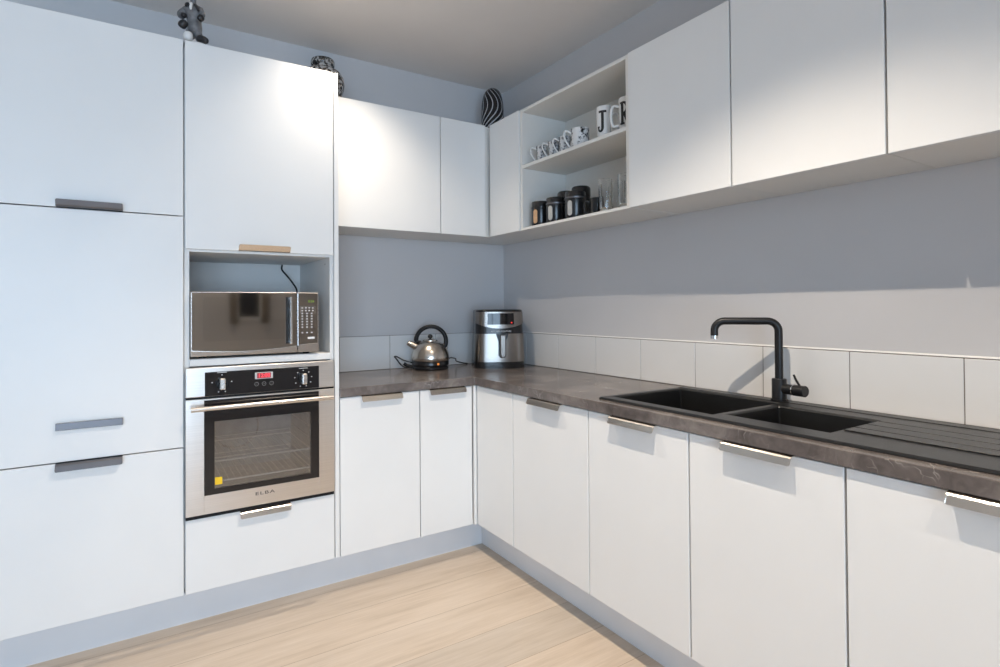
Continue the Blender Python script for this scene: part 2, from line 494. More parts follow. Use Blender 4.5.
# ------------------------------------------------------------------ oven tower
TX0, TX1 = -1.9090, -1.3190
t = thing('oven_tower_cabinet', 'tall white cabinet housing the oven and microwave', 'cabinet', (-1.61, -.3, ZK))
b = bm_()
box(b, TX0, TX0 + .018, -CF, 0, ZK, 2.30); box(b, TX1 - .015, TX1, -CF, 0, ZK, 2.30)          # sides
box(b, TX0, TX1, -CF, 0, ZK, ZK + .016); box(b, TX0, TX1, -CF, 0, 2.284, 2.30)
box(b, TX0 + .018, TX1 - .015, -CF, -.03, 1.481, 1.497)                                       # niche top
box(b, TX0 + .018, TX1 - .015, -CF - .008, -.03, 1.030, 1.058, .001)                         # shelf over the oven
box(b, TX0 + .018, TX1 - .015, -.05, -.03, ZK, 2.284)                                          # back board
box(b, TX0 + .018, TX1 - .015, -CF, -.03, .436, .45)                                            # oven shelf
obj('body', b, 'carcass', t)
b = bm_(); box(b, -1.3180, -1.2985, -D, -.001, 0.1536, 2.3027, .0012); obj('end_panel', b, 'door', t)
dr = obj('door', front(TX0, TX1 - .001, 1.490, 2.3027, 'b'), 'door', t)
obj('handle', handle_bm(-1.7150, -1.5120, 1.490, 'b', up=True), 'handle', dr)
dr = obj('drawer', front(TX0, TX1 - .001, ZK, .4365, 'b'), 'door', t)
obj('handle', handle_bm(-1.7105, -1.5130, .4365, 'b'), 'handle', dr)
for z in (1.30, 1.455):
    b = bm_(); tube(b, [(TX1 - .0152, -.50 + (.2 if z < 1.4 else 0), z), (TX1 - .0162, -.50 + (.2 if z < 1.4 else 0), z)], .003, 8); obj('shelf_peg', b, 'logo', t)

# ------------------------------------------------------------------ oven
F = .607
t = thing('oven', 'stainless steel built-in oven with black glass door', 'oven', (-1.617, -.3, .45))
b = bm_(); box(b, -1.888, -1.338, -.60, -.56, .455, 1.024)
# oven cavity as an open box
cx0, cx1, cz0, cz1, cy = -1.835, -1.402, .50, .86, -.13
for a in ((-1.888, cx0, -.565, -.11, .455, 1.024), (cx1, -1.338, -.565, -.11, .455, 1.024), (cx0, cx1, -.565, -.11, .455, cz0), (cx0, cx1, -.565, -.11, cz1, 1.024), (cx0, cx1, cy, -.11, cz0, cz1)):
    box(b, *a)
b.free(); b = bm_()
for a in ((-1.888, cx0, -.583, -.11, .455, 1.024), (cx1, -1.338, -.583, -.11, .455, 1.024), (cx0, cx1, -.583, -.11, .455, cz0), (cx0, cx1, -.583, -.11, cz1, 1.024), (cx0, cx1, cy, -.11, cz0, cz1)):
    box(b, *a)
obj('body', b, 'enamel', t)
# fan ring on the cavity back wall
b = bm_(); tube(b, [(-1.66 + .10 * math.cos(a * PI / 16), cy - .004, .69 + .10 * math.sin(a * PI / 16)) for a in range(33)], .004, 8); obj('fan_ring', b, 'steel', t, smooth=True)
b = bm_(); box(b, -1.9072, -1.3275, -F, -.584, .912, 1.0265, .003, 2); cp = obj('control_panel', b, 'steel_oven', t)
b = bm_(); box(b, -1.9068, -1.3275, -.598, -.584, .9030, .9125); obj('gap_shade_strip', b, 'blackm', t)  # black strip standing in for the shade in the gap above the door
b = bm_(); box(b, -1.8402, -1.3942, -F - .0015, -F, .9135, 1.0072, .0006); obj('control_glass', b, 'glassblk', cp)
for x, z in ((-1.7790, .960), (-1.4615, .957)):
    b = bm_()
    prof = [(0, 0), (.0225, 0), (.0225, .006), (.019, .010), (0, .010)]
    lathe(b, prof, seg=28)
    bmesh.ops.rotate(b, verts=b.verts[:], cent=(0, 0, 0), matrix=Matrix.Rotation(PI / 2, 3, 'X')); move(b, (x, -F - .0015, z))
    kn = obj('knob', b, 'blackm', t, smooth=True); kn['label'] = 'black knob with a silver grip'
    b = bm_(); box(b, x - .0105, x + .0105, -F - .031, -F - .010, z - .0225, z + .0225, .004, 2); obj('grip', b, 'steel', kn)
    for k in range(9):
        a = PI * (.5 + 2 * k / 9)
        if x < -1.6 and k not in (0, 2, 4, 5, 7): continue
        c = (x + .036 * math.cos(a), z + .034 * math.sin(a))
        b = bm_(); box(b, c[0] - .0022, c[0] + .0022, -F - .0021, -F - .0014, c[1] - .0018, c[1] + .0018); obj('dial_mark', b, 'label', cp)
    b = bm_(); box(b, x - .018, x + .018, -F - .0021, -F - .0014, z + .0425, z + .0450); obj('dial_caption', b, 'label', cp)
b = bm_(); box(b, -1.6560, -1.5855, -F - .0026, -F - .0012, .9680, .9945, .0006); ds = obj('clock_display', b, 'label', t); ds['label'] = 'silver framed red clock display'
b = bm_(); box(b, -1.6480, -1.5935, -F - .0032, -F - .0024, .9705, .9920); obj('display_window', b, 'redbox', ds)
b = move(text_bm('12:00', .0215, .0006, bold=.0002), (-1.6205, -F - .0036, .9810)); obj('display_digits', b, 'red', ds)
for x in (-1.6495, -1.6205, -1.5910):
    b = bm_()
    tube(b, [(x + .0075 * math.cos(a * PI / 10), -F - .002, .9475 + .0075 * math.sin(a * PI / 10)) for a in range(21)], .0011, 6)
    box(b, x - .003, x + .003, -F - .0025, -F - .0015, .9468, .9482); obj('button', b, 'label_dim', t)
# door: steel frame with a real opening, black glass ring, see-through pane
dz0, dz1, DF = .4555, .9035, F
ox0, ox1, oz0, oz1 = -1.8425, -1.3950, .5280, .8975
wx0, wx1, wz0, wz1 = -1.8060, -1.4300, .5500, .8130
b = bm_()
for a in ((-1.9075, ox0, dz0, dz1), (ox1, -1.3268, dz0, dz1), (ox0, ox1, dz0, oz0), (ox0, ox1, oz1, dz1)):
    box(b, a[0], a[1], -DF, -.585, a[2], a[3], .0008)
dr = obj('door', b, 'steel_oven', t)
b = bm_()
for a in ((ox0, wx0, oz0, oz1), (wx1, ox1, oz0, oz1), (wx0, wx1, oz0, wz0), (wx0, wx1, wz1, oz1)):
    box(b, a[0], a[1], -DF - .001, -.588, a[2], a[3])
obj('black_glass_surround', b, 'glassblk', dr)
b = bm_(); box(b, wx0, wx1, -DF + .001, -DF + .004, wz0, wz1); obj('glass_pane', b, 'ovenglass', dr)
b = bm_(); tube(b, [(-1.8926, -.652, .8725), (-1.3458, -.652, .8725)], .0095, 16)
for x in (-1.872, -1.366): tube(b, [(x, -.650, .8725), (x, -DF, .8725)], .006, 12)
obj('handle', b, 'steel', dr, smooth=True)
b = move(text_bm('ELBA', .0245, .0005, spacing=1.2, bold=.0003), (-1.6175, -DF - .0002, .5015)); 
bmesh.ops.scale(b, vec=(1.25, 1, .72), verts=b.verts[:], space=Matrix.Translation((1.6175, DF, -.5015))); obj('logo_lettering', b, 'logo', dr)
b = bm_(); box(b, -1.8045, -1.7780, -DF + .0002, -DF + .0010, .5640, .5930); st = obj('sticker', b, 'yellow', dr)
b = bm_(); box(b, -1.907, -1.327, -.598, -.575, .4400, .4545, .001)
for k in range(2): box(b, -1.90, -1.334, -.5995, -.598, .4425 + k * .0052, .4450 + k * .0052)
obj('vent_trim', b, 'blackm', t)
# racks
def rack(z, y0, y1):
    b = bm_()
    tube(b, [(cx0 + .012, y0, z), (cx1 - .012, y0, z), (cx1 - .012, y1, z), (cx0 + .012, y1, z), (cx0 + .012, y0, z)], .0036, 8)
    for k in range(15):
        x = cx0 + .04 + k * (cx1 - cx0 - .08) / 14; tube(b, [(x, y0, z), (x, y1, z)], .0010, 6)
    tube(b, [(cx0 + .012, y1, z), (cx0 + .012, y1, z + .02), (cx1 - .012, y1, z + .02), (cx1 - .012, y1, z)], .0022, 8)
    return obj('rack', b, 'wire', t, smooth=True)
rack(.640, -.54, -.16); rack(.560, -.545, -.16)
for x in (cx0 + .004, cx1 - .004):
    b = bm_()
    for k in range(6): tube(b, [(x, -.55, .53 + k * .05), (x, -.16, .53 + k * .05)], .002, 6)
    obj('side_rail', b, 'wire', t, smooth=True)

# ------------------------------------------------------------------ microwave
MZ0, MZ1, MF = 1.0680, 1.3235, .590
t = thing('microwave', 'silver microwave with mirrored door in the open niche', 'microwave', (-1.64, -.40, 1.058))
b = bm_(); box(b, -1.8850, -1.3930, -MF + .035, -.20, MZ0, MZ1, .006, 2)
obj('body', b, 'steel', t)
for x in (-1.84, -1.43):
    for y in (-.53, -.25):
        b = bm_(); lathe(b, [(0, 0), (.014, 0), (.016, .0105), (0, .0105)], (x, y, 1.0581), 16); obj('foot', b, 'blackm', t, smooth=True)
def band_z(x):      # top of the curved steel band along the foot of the front
    u = (x + 1.888) / .498
    return 1.0905 - .012 * math.sin(PI * min(u / .9, 1.0)) + .012 * u * u
def mw_slab(x0, x1, y0, y1, zf0, zf1, n=18, bev=0.):
    b = bm_(); poly = [(x0 + (x1 - x0) * k / n, zf0(x0 + (x1 - x0) * k / n)) for k in range(n + 1)] + [(x0 + (x1 - x0) * k / n, zf1(x0 + (x1 - x0) * k / n)) for k in range(n, -1, -1)]
    return prism(b, poly, lambda x, z: (x, y0, z), lambda x, z: (x, y1, z))
b = bm_(); box(b, -1.8885, -1.4815, -MF + .002, -MF + .036, MZ0, MZ1, .003, 2)
dr = obj('door', b, 'steel', t)
obj('mirror_panel', mw_slab(-1.8845, -1.4840, -MF, -MF + .003, lambda x: band_z(x) + .003, lambda x: MZ1 - .004), 'mirror', dr)
b = bm_()
poly = [(-1.685 + x, 1.214 + z) for x, z in rrect(.325, .175, .018)]
prism(b, poly, lambda x, z: (x, -MF - .0004, z), lambda x, z: (x, -MF + .001, z))
obj('window_film', b, 'mirror_film', dr)
obj('bottom_band', mw_slab(-1.8870, -1.4825, -MF - .003, -MF + .004, lambda x: MZ0 + .002, band_z), 'chrome', dr)
b = bm_(); box(b, -1.5285, -1.5155, -MF - .001, -MF, 1.1065, 1.3030); obj('handle_recess', b, 'black', dr)
b = bm_(); box(b, -1.5160, -1.5060, -MF - .022, -MF - .010, 1.1050, 1.3045, .004, 2)
for z in (1.116, 1.294): box(b, -1.5160, -1.5080, -MF - .012, -MF, z - .006, z + .006, .001)
obj('handle', b, 'chrome', dr)
b = bm_(); box(b, -1.4795, -1.3895, -MF + .002, -MF + .036, MZ0, MZ1, .003, 2)
cp = obj('control_panel', b, 'steel', t)
obj('panel_glass', mw_slab(-1.4765, -1.3940, -MF, -MF + .003, lambda x: band_z(x) + .003, lambda x: MZ1 - .004), 'mirror', cp)
obj('bottom_band', mw_slab(-1.4790, -1.3900, -MF - .003, -MF + .004, lambda x: MZ0 + .002, band_z), 'chrome', cp)
b = move(text_bm('8:24', .0150, .0005, bold=.0002), (-1.4220, -MF - .0005, 1.2850)); obj('clock_digits', b, 'green', cp)
b = bm_()
for r in range(10):
    for c in range(4 if r < 2 else 3):
        if r == 8: continue
        x = -1.4600 + c * (.0150 if r < 2 else .0200); z = 1.2570 - r * .0118
        box(b, x - .0036, x + .0036, -MF - .0007, -MF - .0001, z - .0026, z + .0026)
for a in ((-1.4685, -1.4680, 1.2340, 1.2640), (-1.4060, -1.4055, 1.2340, 1.2640), (-1.4685, -1.4055, 1.2635, 1.2640), (-1.4685, -1.4055, 1.2340, 1.2345)): box(b, a[0], a[1], -MF - .0007, -MF - .0001, a[2], a[3])
obj('keypad', b, 'label', cp)
b = bm_(); box(b, -1.4370, -1.4080, -MF - .001, -MF, 1.1230, 1.1320, .0004); obj('badge', b, 'white', cp)
b = bm_(); tube(b, smooth_path([(-1.4260, -.056, 1.484), (-1.4280, -.06, 1.455), (-1.4140, -.10, 1.425), (-1.3990, -.16, 1.385), (-1.390, -.21, 1.345), (-1.392, -.20, 1.30)]), .0042, 8); obj('power_cord', b, 'blackm', t, smooth=True)

# ------------------------------------------------------------------ base cabinets
def base_cab(label, u0, u1, run, h0, h1, mat='handle'):
    c = (u0 + u1) / 2
    t = thing('base_cabinet', label, 'cabinet', (c, -.3, ZK) if run == 'b' else (-.3, c, ZK), group='white base cabinets under the worktop')
    zt = ZBB - .0015
    if run == 'b': obj('body', carcass(u0 + .0005, u1 - .0005, -CF, -.003, ZK, zt), 'carcass', t)
    else: obj('body', carcass(-CF, -.003, u0 + .0005, u1 - .0005, ZK, zt, openface='x', top=False), 'carcass', t)
    dr = obj('door', front(u0, u1, ZK, .8555, run), 'door', t)
    obj('handle', handle_bm(h0, h1, .8570, run), mat, dr)
    return t
base_cab('white one-door base cabinet directly below the kettle, beside the oven tower', -1.2975, -.9022, 'b', -1.1990, -1.0000)
# corner unit: a folding pair of leaves round the inside corner
t = thing('corner_base_cabinet', 'white corner base cabinet with two leaves meeting in the inner corner', 'cabinet', (-.4, -.4, ZK))
b = bm_()
box(b, -.9017, -.003, -CF, -.003, ZK, ZK + .016); box(b, -CF, -.003, -.9087, -CF, ZK, ZK + .016)
box(b, -.9017, -.8857, -CF, -.003, ZK + .016, .8585); box(b, -CF, -.003, -.9087, -.8927, ZK + .016, .8585)
box(b, -.8857, -.003, -.019, -.003, ZK + .016, .8585); box(b, -.019, -.003, -.8927, -.019, ZK + .016, .8585)
box(b, -CF - .022, -CF, -CF - .022, -CF, ZK, .8585)          # corner post
obj('body', b, 'carcass', t)
dr = obj('door', front(-.9022, -.6060, ZK, .8555, 'b'), 'door', t)
obj('handle', handle_bm(-.8550, -.6540, .8570, 'b'), 'handle', dr)
dr = obj('door', front(-.9087, -.5985, ZK, .8555, 'r'), 'door', t)
b = bm_(); box(b, -.6035, -.5895, -.5975, -.5835, ZK, .8575, .001); obj('corner_filler', b, 'door', t)
base_cab('white base cabinet with the darkest pull, left of the sink', -1.4028, -.9097, 'r', -1.2590, -1.0465)
base_cab('white base cabinet below the left half of the large sink bowl', -1.8503, -1.4038, 'r', -1.7300, -1.5280)
base_cab('white base cabinet below the tap and the small sink bowl', -2.2940, -1.8513, 'r', -2.1745, -1.9725)
base_cab('white base cabinet at the right edge, below the drainer', -2.8950, -2.2950, 'r', -2.6960, -2.4950)

# ------------------------------------------------------------------ worktop with a cut-out for the sink
SX0, SX1, SY0, SY1 = -.553, -.053, -2.585, -1.425      # sink outline
BF = D + .0115
b = bm_()
xs = [-1.2975, -BF, -.53, -.08, .004]; ys = [-2.897, -2.56, -1.45, -BF, .004]
vt = {}
def vv(i, j, z):
    k = (i, j, z)
    if k not in vt: vt[k] = b.verts.new((xs[i], ys[j], z))
    return vt[k]
cells = [(i, j) for i in range(4) for j in range(4) if not (i == 0 and j < 3) and not (i == 2 and j == 1)]
for i, j in cells:
    b.faces.new([vv(*q, ZB) for q in ((i, j), (i + 1, j), (i + 1, j + 1), (i, j + 1))])
    b.faces.new([vv(*q, ZBB) for q in ((i, j + 1), (i + 1, j + 1), (i + 1, j), (i, j))])
    for (di, dj, q0, q1) in ((-1, 0, (i, j + 1), (i, j)), (1, 0, (i + 1, j), (i + 1, j + 1)), (0, -1, (i, j), (i + 1, j)), (0, 1, (i + 1, j + 1), (i, j + 1))):
        if (i + di, j + dj) not in cells:
            b.faces.new([vv(*q0, ZBB), vv(*q1, ZBB), vv(*q1, ZB), vv(*q0, ZB)])
bmesh.ops.recalc_face_normals(b, faces=b.faces[:])
o = obj('worktop', b, 'stone', bevel=.0022)
tag(o, 'continuous brown-grey stone-look worktop running round the corner', 'worktop')

# ------------------------------------------------------------------ sink
ZS = .9085
t = thing('sink', 'black one-and-a-half bowl sink with ribbed drainer set in the worktop', 'sink', ((SX0 + SX1) / 2, (SY0 + SY1) / 2, ZB))
bowls = [(-.498, -.108, -1.872, -1.452, .200), (-.462, -.176, -2.200, -1.902, .150)]
xs = sorted({SX0, SX1, -.498, -.108, -.462, -.176}); ys = sorted({SY0, SY1, -1.872, -1.452, -2.200, -1.902})
b = bm_(); vt = {}
def sv(x, y, z):
    k = (round(x, 4), round(y, 4), round(z, 4))
    if k not in vt: vt[k] = b.verts.new((x, y, z))
    return vt[k]
def inb(x, y): return any(q[0] < x < q[1] and q[2] < y < q[3] for q in bowls)
for i in range(len(xs) - 1):
    for j in range(len(ys) - 1):
        if inb((xs[i] + xs[i + 1]) / 2, (ys[j] + ys[j + 1]) / 2): continue
        b.faces.new([sv(xs[i], ys[j], ZS), sv(xs[i + 1], ys[j], ZS), sv(xs[i + 1], ys[j + 1], ZS), sv(xs[i], ys[j + 1], ZS)])
def wall_seg(x0, y0, x1, y1, zb, sx=0, sy=0):
    pass
for x0, x1, y0, y1, dp in bowls:
    gx = [x for x in xs if x0 <= x <= x1]; gy = [y for y in ys if y0 <= y <= y1]
    loop = [(x, y0) for x in gx] + [(x1, y) for y in gy[1:]] + [(x, y1) for x in gx[::-1][1:]] + [(x0, y) for y in gy[::-1][1:-1]]
    tp = .012; cx_, cy_ = (x0 + x1) / 2, (y0 + y1) / 2
    def low(p):
        return sv(cx_ + (p[0] - cx_) * (1 - tp * 2 / (x1 - x0)), cy_ + (p[1] - cy_) * (1 - tp * 2 / (y1 - y0)), ZS - dp)
    for k in range(len(loop)):
        p, q = loop[k], loop[(k + 1) % len(loop)]
        b.faces.new([sv(*p, ZS), sv(*q, ZS), low(q), low(p)])
    b.faces.new([low(p) for p in loop])
# outer rim skirt down to the worktop
oc = [(x, SY0) for x in xs] + [(SX1, y) for y in ys[1:]] + [(x, SY1) for x in xs[::-1][1:]] + [(SX0, y) for y in ys[::-1][1:-1]]
for k in range(len(oc)):
    p, q = oc[k], oc[(k + 1) % len(oc)]
    b.faces.new([sv(*p, ZS), sv(*p, ZB + .0005), sv(*q, ZB + .0005), sv(*q, ZS)])
bmesh.ops.recalc_face_normals(b, faces=b.faces[:])
bmesh.ops.reverse_faces(b, faces=[f for f in b.faces]) if sum(f.normal.z for f in b.faces if abs(f.calc_center_median().z - ZS) < 1e-4) < 0 else None
obj('basin', b, 'sink', t, bevel=.006)
b = bm_()      # drainer ribs and raised rear ledge
ex = [-.412, -.352, -.280, -.210, -.145]
for k, (x0_, x1_) in enumerate(zip(ex, ex[1:])):
    box(b, x0_ + .0036, x1_ - .0036, -2.545, -2.212, ZS - .001, ZS + .0036, .0008)
box(b, -.100, SX1 + .001, -2.575, -1.435, ZS - .001, ZS + .0018, .0008)
obj('drainer_ribs', b, 'sink', t)
for (x0, x1, y0, y1, dp) in bowls:
    b = bm_(); c = ((x0 + x1) / 2, (y0 + y1) / 2, ZS - dp)
    lathe(b, [(0, .002), (.030, .002), (.034, .004), (.042, .003), (.043, .0)], c, 28); obj('waste', b, 'chrome', t, smooth=True)

# ------------------------------------------------------------------ tap
TXA, TYA = -.080, -1.852
t = thing('kitchen_tap', 'matt black mixer tap with square gooseneck on the sink', 'tap', (TXA, TYA, ZS))
b = bm_(); lathe(b, [(0, .003), (.0285, .003), (.0285, .007), (.0245, .0085), (.0240, .078), (.0225, .0805), (0, .0805)], (TXA, TYA, ZS), 36)
obj('tap_body', b, 'tap', t, smooth=True)
dv = Vector((-.6, .8, 0)).normalized()
def tp_(s, z): return Vector((TXA, TYA, z)) + dv * s
R_ = .036; path = [tp_(0, ZS + .075), tp_(0, ZS + .17)]
ztop = 1.1965
path += [tp_(R_ - R_ * math.cos(a), ztop - R_ + R_ * math.sin(a)) for a in [PI / 2 * k / 9 for k in range(10)]]
L_ = .212
path += [tp_(L_ - R_ + R_ * math.sin(a), ztop - R_ + R_ * math.cos(a)) for a in [PI / 2 * k / 9 for k in range(10)]]
path += [tp_(L_, 1.1420)]
b = bm_(); tube(b, path, .0135, 20); obj('spout', b, 'tap', t, smooth=True)
b = bm_(); tube(b, [tp_(L_, 1.1430), tp_(L_, 1.1300)], .0128, 20); obj('aerator', b, 'chrome', t, smooth=True)
zl = ZS + .046; ld = Vector((-.12, -1, 0)).normalized()
def lp(s, dz=0): return Vector((TXA, TYA, zl + dz)) + ld * s
b = bm_(); tube(b, [lp(.02), lp(.0555)], .0185, 24); tube(b, [lp(.058), lp(.096), lp(.0975)], [.0195, .0195, .0182], 24); lv = obj('lever_hub', b, 'tap', t, smooth=True)
b = bm_(); tube(b, [lp(.0550), lp(.0585)], .0199, 24); obj('ring', b, 'chrome', lv, smooth=True)
b = bm_(); tube(b, [lp(.078, .015), lp(.064, .036), lp(.055, .054)], [.0042, .004, .0036], 10); obj('lever', b, 'tap', lv, smooth=True)

# ------------------------------------------------------------------ kettle
KX, KY = -.612, -.118
ku = Vector((.857, -.515, 0)); kv = Vector((.515, .857, 0))
t = thing('kettle', 'brushed steel dome kettle with arched black handle on its base', 'kettle', (KX, KY, ZB))
def kp(u, z, v=0.): return Vector((KX, KY, ZB + z)) + ku * u + kv * v
c = (KX, KY, ZB)
b = bm_(); lathe(b, [(0, 0), (.086, 0), (.094, .004), (.095, .014), (.090, .020), (.0905, .024), (.096, .027), (.0965, .046), (.094, .050), (0, .050)], c, 48)
ba = obj('power_base', b, 'black', t, smooth=True)
prof = [(0, .0505), (.096, .0505), (.098, .054)]
for k in range(1, 14):
    a = PI / 2 * k / 14
    prof.append((.099 * math.cos(a) ** .80, .056 + .108 * math.sin(a)))
prof += [(.030, .1630), (0, .1640)]
prof = [p for p in prof if True]
b = bm_(); lathe(b, prof, c, 56); bd = obj('kettle_body', b, 'steel_v', t, smooth=True)
b = bm_(); lathe(b, [(.040, .1585), (.0395, .1640), (.030, .1680), (.012, .1700), (0, .1705)], c, 40); ld_ = obj('lid', b, 'steel_v', t, smooth=True)
b = bm_(); lathe(b, [(0, .168), (.006, .168), (.0055, .173), (.0105, .1765), (.0135, .1830), (.0120, .1900), (.0070, .1950), (0, .1960)], c, 24); kn = obj('knob', b, 'black', ld_, smooth=True)
b = bm_(); tube(b, [kp(-.060, .118), kp(-.092, .136), kp(-.112, .146), kp(-.116, .149)], [.024, .019, .0155, .0145], 18); obj('spout', b, 'steel_v', t, smooth=True)
arc = [kp(.004 + .078 * math.cos(a), .158 + .082 * math.sin(a)) for a in [PI * (1.02 - 1.24 * k / 26) for k in range(27)]]
b = bm_(); tube(b, arc, [.0085] + [.0115] * 25 + [.010], 14); hd = obj('handle', b, 'blackm', t, smooth=True)
b = bm_(); tube(b, [kp(-.050, .150), kp(-.066, .155), kp(-.074, .162)], [.010, .009, .008], 12); obj('handle_joint', b, 'black', hd, smooth=True)
b = bm_(); tube(b, [kp(.058, .138), kp(.072, .134), kp(.083, .118), kp(.082, .106)], [.009, .009, .008, .007], 12); obj('bracket', b, 'chrome', hd, smooth=True)
q = kp(.045, .036, -.0855)
b = bm_(); lathe(b, [(0, -.0062), (.0045, -.0045), (.0062, 0), (.0045, .0045), (0, .0062)], tuple(q), 14); il = obj('indicator_light', b, 'amber', ba, smooth=True)
b = move(text_bm('KAMBROOK', .0068, .0005, bend=.099), (0, 0, 0)); b.free()
b = bm_()
for k in range(6): box(b, -.0105 + k * .0036, -.0105 + k * .0036 + .0024, -.0995, -.0985, -.0015, .0015)
move(b, (KX, KY, ZB + .073), math.atan2(ku.y, ku.x)); obj('badge', b, 'logo', bd)
b = bm_(); tube(b, smooth_path([kp(-.088, .012, .0), kp(-.125, .010, -.005), kp(-.150, .022, -.005), kp(-.175, .055, 0), kp(-.187, .070, .005), kp(-.175, .070, .005), kp(-.140, .050, 0), kp(-.100, .036, .01), kp(-.09, .03, .02)]), .0034, 8); obj('cord_loop', b, 'blackm', t, smooth=True)
b = bm_(); tube(b, smooth_path([kp(-.095, .012, .01), kp(-.120, .018, .012), kp(-.140, .030, .012)]), [.009] * 17, 10); obj('cord_grip', b, 'blackm', t, smooth=True)
b = bm_(); tube(b, smooth_path([kp(.075, .03, .04), kp(.100, .058, .03), kp(.130, .054, .03), (-.43, -.070, ZB + .030), (-.37, -.035, ZB + .012), (-.33, -.022, ZB + .005)]), .0032, 8); obj('power_cord', b, 'blackm', t, smooth=True)

kscale = Matrix.Diagonal((1.115, 1.115, 1.025, 1))
for ch in t.children_recursive: ch.data.transform(kscale)
t.location += Vector((.003, -.010, 0))

# ------------------------------------------------------------------ air fryer
AROT = math.radians(-25)
W_, D_, AH = .296, .240, .342
fc = Vector((-.253, -.330, 0)); bk = Vector((math.sin(-AROT), math.cos(-AROT), 0))
ac = fc + bk * (D_ / 2)
t = thing('air_fryer', 'steel-fronted air fryer with black display in the corner', 'air fryer', (ac.x, ac.y, ZB), AROT)
def bulge(x, y):
    return y - .020 * math.cos(PI * x / W_ * .96) if y < 0 else y
def belly(bm):
    for v in bm.verts: v.co.y = v.co.y - .020 * math.cos(PI * v.co.x / W_ * .96)
    return bm
def section(z): return 1 - .07 * max(0, (z - .03) / AH)        # slight taper to the top
def outline(grow):
    o = rrect(W_ + grow, D_ + grow, .055, 8)
    i = max(range(len(o)), key=lambda k: (o[k][1] < -(D_ + grow) / 2 + 1e-5, -o[k][0]))   # first front-left point
    return o[:i + 1] + [(-(W_ + grow) / 2 + .055 + (W_ + grow - .11) * k / 12, -(D_ + grow) / 2) for k in range(1, 12)] + o[i + 1:]
def shell(z0, z1, grow, n=8, topround=0.):
    b = bm_(); loops = []
    for k in range(n + 1):
        z = z0 + (z1 - z0) * k / n; s = section(z)
        loops.append([b.verts.new((x * s, bulge(x, y) * s, z)) for x, y in outline(grow)])
    if topround:
        for q in range(1, 5):
            a = PI / 2 * q / 4; s = section(z1); i = topround * (1 - math.cos(a)); 
            loops.append([b.verts.new((x * s * (1 - i / .13), bulge(x, y) * s * (1 - i / .13), z1 + topround * math.sin(a) * .6)) for x, y in outline(grow)])
    m = len(loops[0])
    for a, c in zip(loops, loops[1:]):
        for k in range(m): b.faces.new((a[k], a[(k + 1) % m], c[(k + 1) % m], c[k]))
    b.faces.new(loops[0][::-1]); b.faces.new(loops[-1]); return b
def wrap(zlo, zhi, grow, x_half, thick=.003, n=44, nz=3, x_off=0.):
    """curved sheet following the front of the body from x = -x_half round to +x_half"""
    full = rrect(W_ + grow, D_ + grow, .055, 14)
    fr = [p for p in full if p[1] < .03]; fr.sort(key=lambda p: (math.atan2(p[0], -(p[1] - .05))))
    pts = [p for p in fr if abs(p[0]) <= x_half + 1e-6] if x_half < W_ / 2 else fr
    # add samples along the flat front
    xs_ = [k / 12 * .16 - .08 for k in range(13)]
    y_f = -(D_ + grow) / 2
    pts = [p for p in pts if not (abs(p[0]) < .089 and p[1] < y_f + 1e-4)] + [(x, y_f) for x in xs_]
    pts.sort(key=lambda p: (math.atan2(p[0], -(p[1] - .05))))
    if x_half < W_ / 2: pts = [(x_half * (k / 12 * 2 - 1) + x_off, y_f) for k in range(25) if k <= 12]
    pts = [(x, bulge(x, y)) for x, y in pts]
    b = bm_(); outer = []; inner = []
    for p in pts:
        lo, hi = zlo(p[0]), zhi(p[0]); co = []; ci = []
        for k in range(nz + 1):
            z = lo + (hi - lo) * k / nz; s = section(z)
            co.append(b.verts.new((p[0] * s, p[1] * s, z))); g = 1 - thick / .13
            ci.append(b.verts.new((p[0] * s * g, p[1] * s * g, z)))
        outer.append(co); inner.append(ci)
    for i in range(len(pts) - 1):
        for k in range(nz):
            b.faces.new((outer[i][k], outer[i + 1][k], outer[i + 1][k + 1], outer[i][k + 1]))
        b.faces.new((outer[i][nz], outer[i + 1][nz], inner[i + 1][nz], inner[i][nz]))
        b.faces.new((outer[i][0], inner[i][0], inner[i + 1][0], outer[i + 1][0]))
    for i in (0, -1):
        for k in range(nz): b.faces.new((outer[i][k], outer[i][k + 1], inner[i][k + 1], inner[i][k]))
    bmesh.ops.recalc_face_normals(b, faces=b.faces[:])
    return b
obj('body', shell(.012, AH - .008, 0, topround=.014), 'black', t, smooth=True, local=True)
obj('base', shell(0, .034, .004, 3), 'black', t, smooth=True, local=True)
hw = W_ / 2
dw = obj('drawer', wrap(lambda x: .038, lambda x: .2010, .006, 1), 'fryer_steel', t, smooth=True, local=True)
up_ = obj('upper_panel', wrap(lambda x: .232 + .030 * (abs(x) / hw) ** 2.2, lambda x: AH - .014, .006, 1), 'fryer_steel', t, smooth=True, local=True)
yF = -(D_ + .006) / 2 * section(.28)
sc = obj('display', wrap(lambda x: .254, lambda x: .3200, .010, .082, x_off=.000), 'screen', up_, smooth=True, local=True)
b = bm_(); box(b, .0600, .0660, yF - .0050, yF + .0010, .2620, .2680, .0006); belly(b); obj('power_light', b, 'redled', sc, local=True)
yT = -D_ / 2 * section(.215)
b = move(text_bm('KITCHEN COUTURE', .0125, .0006, spacing=1.05, bold=.0001), (.002, yT - .0010, .2150)); belly(b); obj('brand_lettering', b, 'label', t, local=True)
yD = -(D_ + .006) / 2 * section(.15)
b = bm_(); prism(b, [(-.036, .2010), (.036, .2010), (.032, .185), (.0225, .160), (.0225, .075), (.012, .062), (-.012, .062), (-.0225, .075), (-.0225, .160), (-.032, .185)], lambda x, z: (x + .006, yD - .006, z), lambda x, z: (x + .006, yD + .010, z)); belly(b); hm = obj('handle_mount', b, 'black', dw, local=True)
